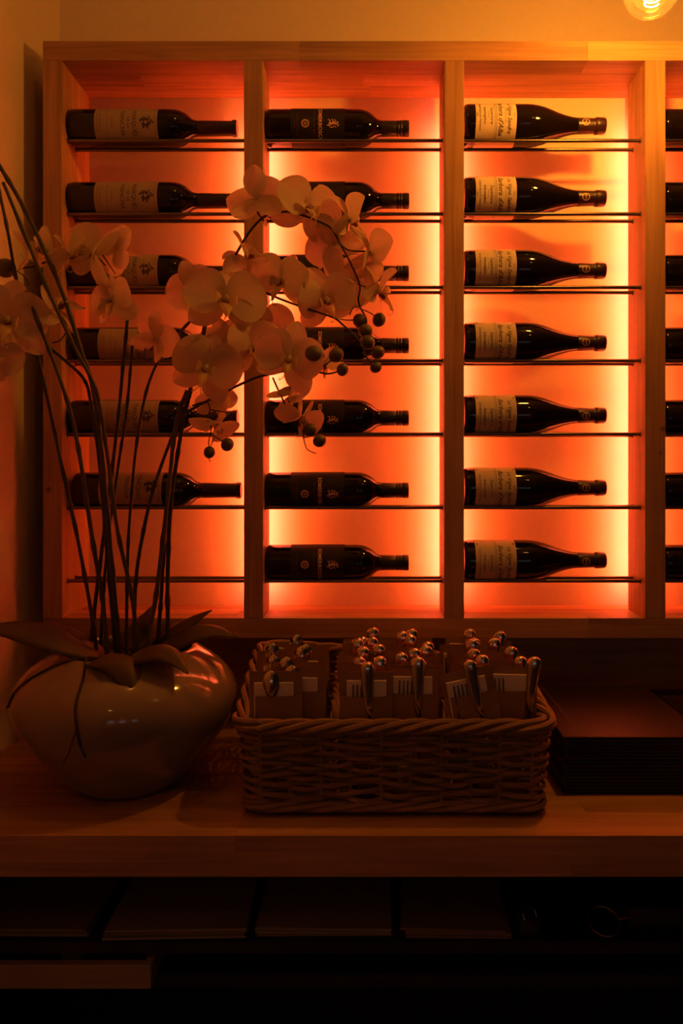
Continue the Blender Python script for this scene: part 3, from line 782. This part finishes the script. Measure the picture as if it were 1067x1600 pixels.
# ------------------------------------------------------------------ cutlery pouches
PW = .083
def pouch_mesh():
    mb = MB(); h, fh = .205, .168; n = 8
    mb.box(-PW/2, PW/2, .0046, .0050, 0, h)
    vs = []; fs = []
    for i in range(n + 1):
        s = -1 + 2 * i / n; y = .0046 - .0105 * (1 - abs(s) ** 2.6)
        for z in (0, fh * .5, fh): vs.append((s * PW/2, y * (1 if z else .6) , z))
    for i in range(n):
        for j in range(2):
            a = i * 3 + j; fs.append((a, a+3, a+4, a+1))
    mb.add(vs, fs)
    return mb.mesh('paper_pouch', M['kraft'], True)
def fork_mesh():
    mb = MB(); t = .0007
    for k in range(4):
        x = -.0096 + k * .0064; mb.box(x - .0013, x + .0013, -t, t, .152, .186)
    mb.box(-.0112, .0112, -t, t, .133, .152); mb.box(-.004, .004, -t, t, .03, .134); mb.box(-.0085, .0085, -t * 1.2, t * 1.2, .012, .05)
    return mb.mesh('fork', M['steel'])
def knife_mesh():
    mb = MB(); zs = [.04, .10, .13, .16, .19, .205, .214, .219, .222]; ws = [.0050, .0058, .0066, .0082, .0104, .0116, .0112, .0084, .0030]
    mb.tube([(0, 0, z) for z in zs], ws, 12, flat=.62)
    mb.box(-.008, .008, -.0006, .0006, .008, .045)
    return mb.mesh('knife', M['steel'], True)
def spoon_mesh():
    mb = MB(); n, m = 14, 10; vs = []; fs = []
    for i in range(n + 1):
        t = i / n; w_ = .0165 * math.sin(math.pi * (.04 + .96 * t)) ** .55 * (.55 + .45 * t) if 0 < t < 1 else .0012
        for j in range(m + 1):
            s = -1 + 2 * j / m; vs.append((s * w_, .0075 * (1 - s * s) * math.sin(math.pi * t) ** .7, .165 + .047 * t))
    for i in range(n):
        for j in range(m):
            a = i * (m+1) + j; fs.append((a, a+1, a+m+2, a+m+1))
    mb.add(vs, fs); mb.tube([(0, 0, .02), (0, -.001, .09), (0, 0, .166)], [.006, .003, .0026], 8, flat=.5)
    return mb.mesh('spoon', M['steel'], True)
NAP = rbox(-.031, .031, -.0012, .0022, .006, .192, .0006).mesh('napkin', M['napkin'])
PM, FM, KM, SM = pouch_mesh(), fork_mesh(), knife_mesh(), spoon_mesh()
pr = random.Random(31)
ZP = ZC + .0112
def pouch(x, y, kind, label, group, yaw=None, tilt=None, lean=None):
    root = empty('cutlery_pouch', (x, y, ZP)); tag(root, label, 'cutlery pouch', group)
    yaw = pr.uniform(-5, 5) if yaw is None else yaw; tilt = pr.uniform(-3, 3) if tilt is None else tilt; lean = pr.uniform(-3, 3) if lean is None else lean
    root.rotation_euler = (R(lean), R(tilt), R(yaw))
    root.location.z += abs(math.sin(R(tilt))) * PW / 2
    inst('paper_pouch', PM, root); dz = pr.uniform(-.008, .006)
    inst('napkin', NAP, root, (pr.uniform(-.004, .004), .0008, dz * .5))
    if kind == 'spoon':
        inst('spoon', SM, root, (pr.uniform(-.010, .010), -.0028, dz + .004), (0, R(pr.uniform(-4, 4)), R(180)))
    else:
        sd = pr.choice((-1, 1)) if kind == 'cut' else 1
        inst('fork', FM, root, (-.014 * sd, -.0028, dz * .6), (0, R(pr.uniform(-3, 3)), 0))
        inst('knife', KM, root, (.012 * sd + pr.uniform(-.004, .004), -.0030, dz), (0, R(pr.uniform(-4, 6)), 0))
    return root
ROWN = ['front', 'second', 'third', 'fourth', 'fifth', 'sixth', 'seventh', 'eighth', 'ninth', 'tenth', 'rearmost']
GP = 'cutlery pouches in the wicker basket'
pouch(-.140, -.346, 'spoon', 'kraft pouch with an upright spoon at the front of the left basket compartment', GP, 2, 0, 2)
pouch(-.104, -.326, 'spoon', 'kraft spoon pouch just behind the front one in the left compartment, shifted right', GP, -4, 0, 0)
for k in range(6):
    pouch((-.142 if k % 2 else -.112) + pr.uniform(-.006, .006), -.302 + .033 * k, 'spoon', f'kraft spoon pouch in the {ROWN[k+2]} row of the left basket compartment', GP)
pouch(.002, -.350, 'cutr', 'kraft pouch with knife and fork at the front left of the middle compartment', GP, 1, 0, 2)
pouch(.075, -.338, 'cutr', 'kraft pouch with knife and fork at the front right of the middle compartment', GP, -2, 0, 1)
for k in range(8):
    y = -.316 + .0285 * k
    pouch(.000 + pr.uniform(-.002, .004), y, 'cut', f'kraft knife-and-fork pouch in the {ROWN[k+1]} row, left file of the middle compartment', GP, tilt=pr.uniform(-1, 1), yaw=pr.uniform(-3, 3))
    pouch(.086 + pr.uniform(-.004, .001), y + .010, 'cut', f'kraft knife-and-fork pouch in the {ROWN[k+1]} row, right file of the middle compartment', GP, tilt=pr.uniform(-1, 1), yaw=pr.uniform(-3, 3))
pouch(.196, -.349, 'cutr', 'kraft cutlery pouch leaning to the left at the front of the right compartment', GP, 2, -11, 3)
pouch(.232, -.322, 'cutr', 'upright kraft cutlery pouch beside the right end of the basket', GP, -2, 1, 1)
for k in range(9):
    pouch((.184 if k % 2 == 0 else .222) + pr.uniform(-.005, .005), -.299 + .0245 * k, 'cut', f'kraft knife-and-fork pouch in the {ROWN[k+2]} row of the right basket compartment', GP, tilt=pr.uniform(-2, 2))

# ------------------------------------------------------------------ menus
def menu_stack(x0, x1, y0, y1, n, top_z, where, group):
    t = (top_z - ZC) / n; rnd = random.Random(int(x0 * 1000)); wX, wY = x1 - x0, y1 - y0
    th = .0016
    for k in range(n):
        last = k == n - 1
        o = empty('menu_folder', (x0 + (0 if last else rnd.uniform(-.004, .003)), y0 + (0 if last else rnd.uniform(-.001, .004)), ZC + t * k))
        o.rotation_euler.z = R(rnd.uniform(-.4, .4)) if not last else 0
        place = 'topmost' if last else ('bottommost' if k == 0 else f'{["","second","third","fourth","fifth","sixth","seventh","eighth","ninth","tenth","eleventh","twelfth","thirteenth","fourteenth","fifteenth"][k]} from the bottom')
        tag(o, f'dark leather menu folder, {place} of the {where}', 'menu', group)
        cov = MB().box(0, wX, 0, wY, 0.0001, th).box(0, wX, 0, wY, t - th, t - .0001)
        cov.tube([(.0012, 0, t/2), (.0012, wY, t/2)], t * .48, 8)
        m_ = M['leather'] if last else M['leatherk']
        c = cov.build('cover', m_, o)
        MB().box(.004, wX - .004, .004, wY - .004, th + .0001, t - th - .0001).build('pages', M['pages'], o)
        if last:
            MB().box(.030, .0312, .002, wY - .002, t - .0001, t + .0002).build('hinge_groove', M['thread'], c)
            s = MB(); q = 0.003
            while q < wX - .004:
                s.box(q, q + .0028, .0025, .0033, t - .0002, t + .0004); q += .0042
            q = .003
            s.build('stitching', M['thread'], c)
            s = MB()
            while q < wY - .004:
                s.box(wX - .0033, wX - .0025, q, q + .0028, t - .0002, t + .0004); q += .0042
            s.build('stitching', M['thread'], c)
menu_stack(.327, .566, -.297, .020, 16, ZC + .0955, 'stack beside the basket', 'menus in the stack beside the basket')
menu_stack(.600, .840, -.250, .070, 12, ZC + .074, 'stack at the right edge', 'menus in the stack at the right edge')

# ------------------------------------------------------------------ under the counter
def paper_stack(x0, x1, y0, y1, n, th, label, mats, twist):
    o = empty('paper_stack', ((x0+x1)/2, (y0+y1)/2, ZS)); tag(o, label, 'papers', 'papers on the shelf under the countertop')
    rnd = random.Random(n * 7 + int(x0 * 100)); hx, hy = (x1-x0)/2, (y1-y0)/2
    for k in range(n):
        s = MB().box(-hx, hx, -hy, hy, 0, th * .96).build('sheet_bundle', M[mats[k % len(mats)]], o, loc=(rnd.uniform(-.004, .004), rnd.uniform(-.004, .003), th * k + .0002))
        s.rotation_euler.z = R(twist + rnd.uniform(-1.5, 1.5))
def ux(px, Y): return (px - VX) * (1.6 + Y) / F
paper_stack(ux(-60, -.34), ux(140, -.34), -.352, -.06, 4, .0035, 'low stack of loose papers at the far left of the shelf under the counter', ['paper', 'papert'], -1)
paper_stack(ux(162, -.35), ux(380, -.35), -.360, -.07, 5, .0034, 'stack of papers and card folder, second from left on the dark shelf', ['papert', 'paper', 'papert'], 1.5)
paper_stack(ux(402, -.34), ux(612, -.34), -.350, -.06, 4, .0036, 'stack of papers in the middle of the dark shelf under the counter', ['papert', 'paper'], -.8)
paper_stack(ux(636, -.35), ux(800, -.35), -.356, -.07, 4, .0036, 'stack of tan cards left of the ring binder under the counter', ['papert'], -2)
rb = empty('ring_binder', (ux(826, -.33), -.22, ZS)); tag(rb, 'slim dark binder with a shiny ring on the dark shelf', 'binder')
rbox(-.016, .016, -.128, .13, .0002, .022, .002).build('cover', M['black'], rb)
def torus(mb, R_, r_, n=28, m=8):
    vs = [((R_ + r_ * math.cos(2*math.pi*j/m)) * math.cos(2*math.pi*i/n), (R_ + r_ * math.cos(2*math.pi*j/m)) * math.sin(2*math.pi*i/n), r_ * math.sin(2*math.pi*j/m)) for i in range(n) for j in range(m)]
    return mb.add(vs, [(i*m+j, ((i+1) % n)*m+j, ((i+1) % n)*m+(j+1) % m, i*m+(j+1) % m) for i in range(n) for j in range(m)])
ro = torus(MB(), .0115, .0013).build('ring', M['steel'], rb, True, loc=(0, -.118, .026)); ro.rotation_euler = (R(62), 0, R(20))
kr = empty('key_ring', (ux(943, -.33), -.33, ZS)); tag(kr, 'large brass ring lying beside the black book on the dark shelf', 'ring')
ro = torus(MB(), .025, .0016).build('hoop', M['brass'], kr, True, loc=(0, 0, .0125)); ro.rotation_euler = (R(28), 0, 0)
MB().tube(spline([(.022, 0, .016), (.034, -.004, .020), (.046, .004, .015)], 5), .0022, 6).build('clasp', M['brass'], kr, True)
bk2 = empty('black_book', (ux(1050, -.32), -.20, ZS)); tag(bk2, 'thick black cloth-bound book at the right end of the dark shelf', 'book')
rbox(-.075, .12, -.13, .13, .0002, .004, .001).build('cover', M['black'], bk2)
rbox(-.071, .118, -.126, .126, .0042, .030, .0006).build('pages', M['pages'], bk2)
rbox(-.075, .12, -.13, .13, .0302, .034, .001).build('cover', M['black'], bk2)
# shallow wooden tray on the lower shelf
ZL = .636
tr = empty('wooden_tray', (ux(100, -.37), -.22, .0)); tr.location.z = ZL
tag(tr, 'shallow pale wooden tray with a straight front on the lower shelf', 'tray')
tx0, tx1 = XL + .024 - tr.location.x, ux(236, -.38) - tr.location.x
zt0, zt1 = 1.427 - (1545 - 740) * 1.22 / F - ZL, 1.427 - (1508 - 740) * 1.22 / F - ZL
print('tray z', zt0, zt1)
rbox(tx0, tx1, -.160, -.146, .0003, zt1, .001).build('front', M['traywood'], tr)
rbox(tx1 - .012, tx1, -.1455, .10, .0003, zt1, .001).build('side', M['traywood'], tr)
rbox(tx0, tx0 + .012, -.1455, .10, .0003, zt1, .001).build('side', M['traywood'], tr)
rbox(tx0, tx1, .1005, .1145, .0003, zt1, .001).build('back', M['traywood'], tr)
rbox(tx0 + .0125, tx1 - .0125, -.1455, .10, .0003, .005, .0008).build('bottom', M['melamine'], tr)
cb = rbox(-.016, .016, -.012, .012, 0, zt1 - .002, .002).build('card_box', M['white'], None, loc=(ux(118, -.30), -.31, ZL + .0052))
tag(cb, 'small white card box standing in the wooden tray', 'box')

gl = MB().lathe([(.020, .0005), (.023, .001), (.0255, .004), (.029, .046), (.0285, .046), (.0245, .006), (.003, .005)], 32, cap1=True).build('glass_tumbler', M['glass'], None, True, loc=(ux(1092, -.33), -.33, ZL))
tag(gl, 'small clear glass tumbler on the lower shelf, cut by the right frame edge', 'glass')
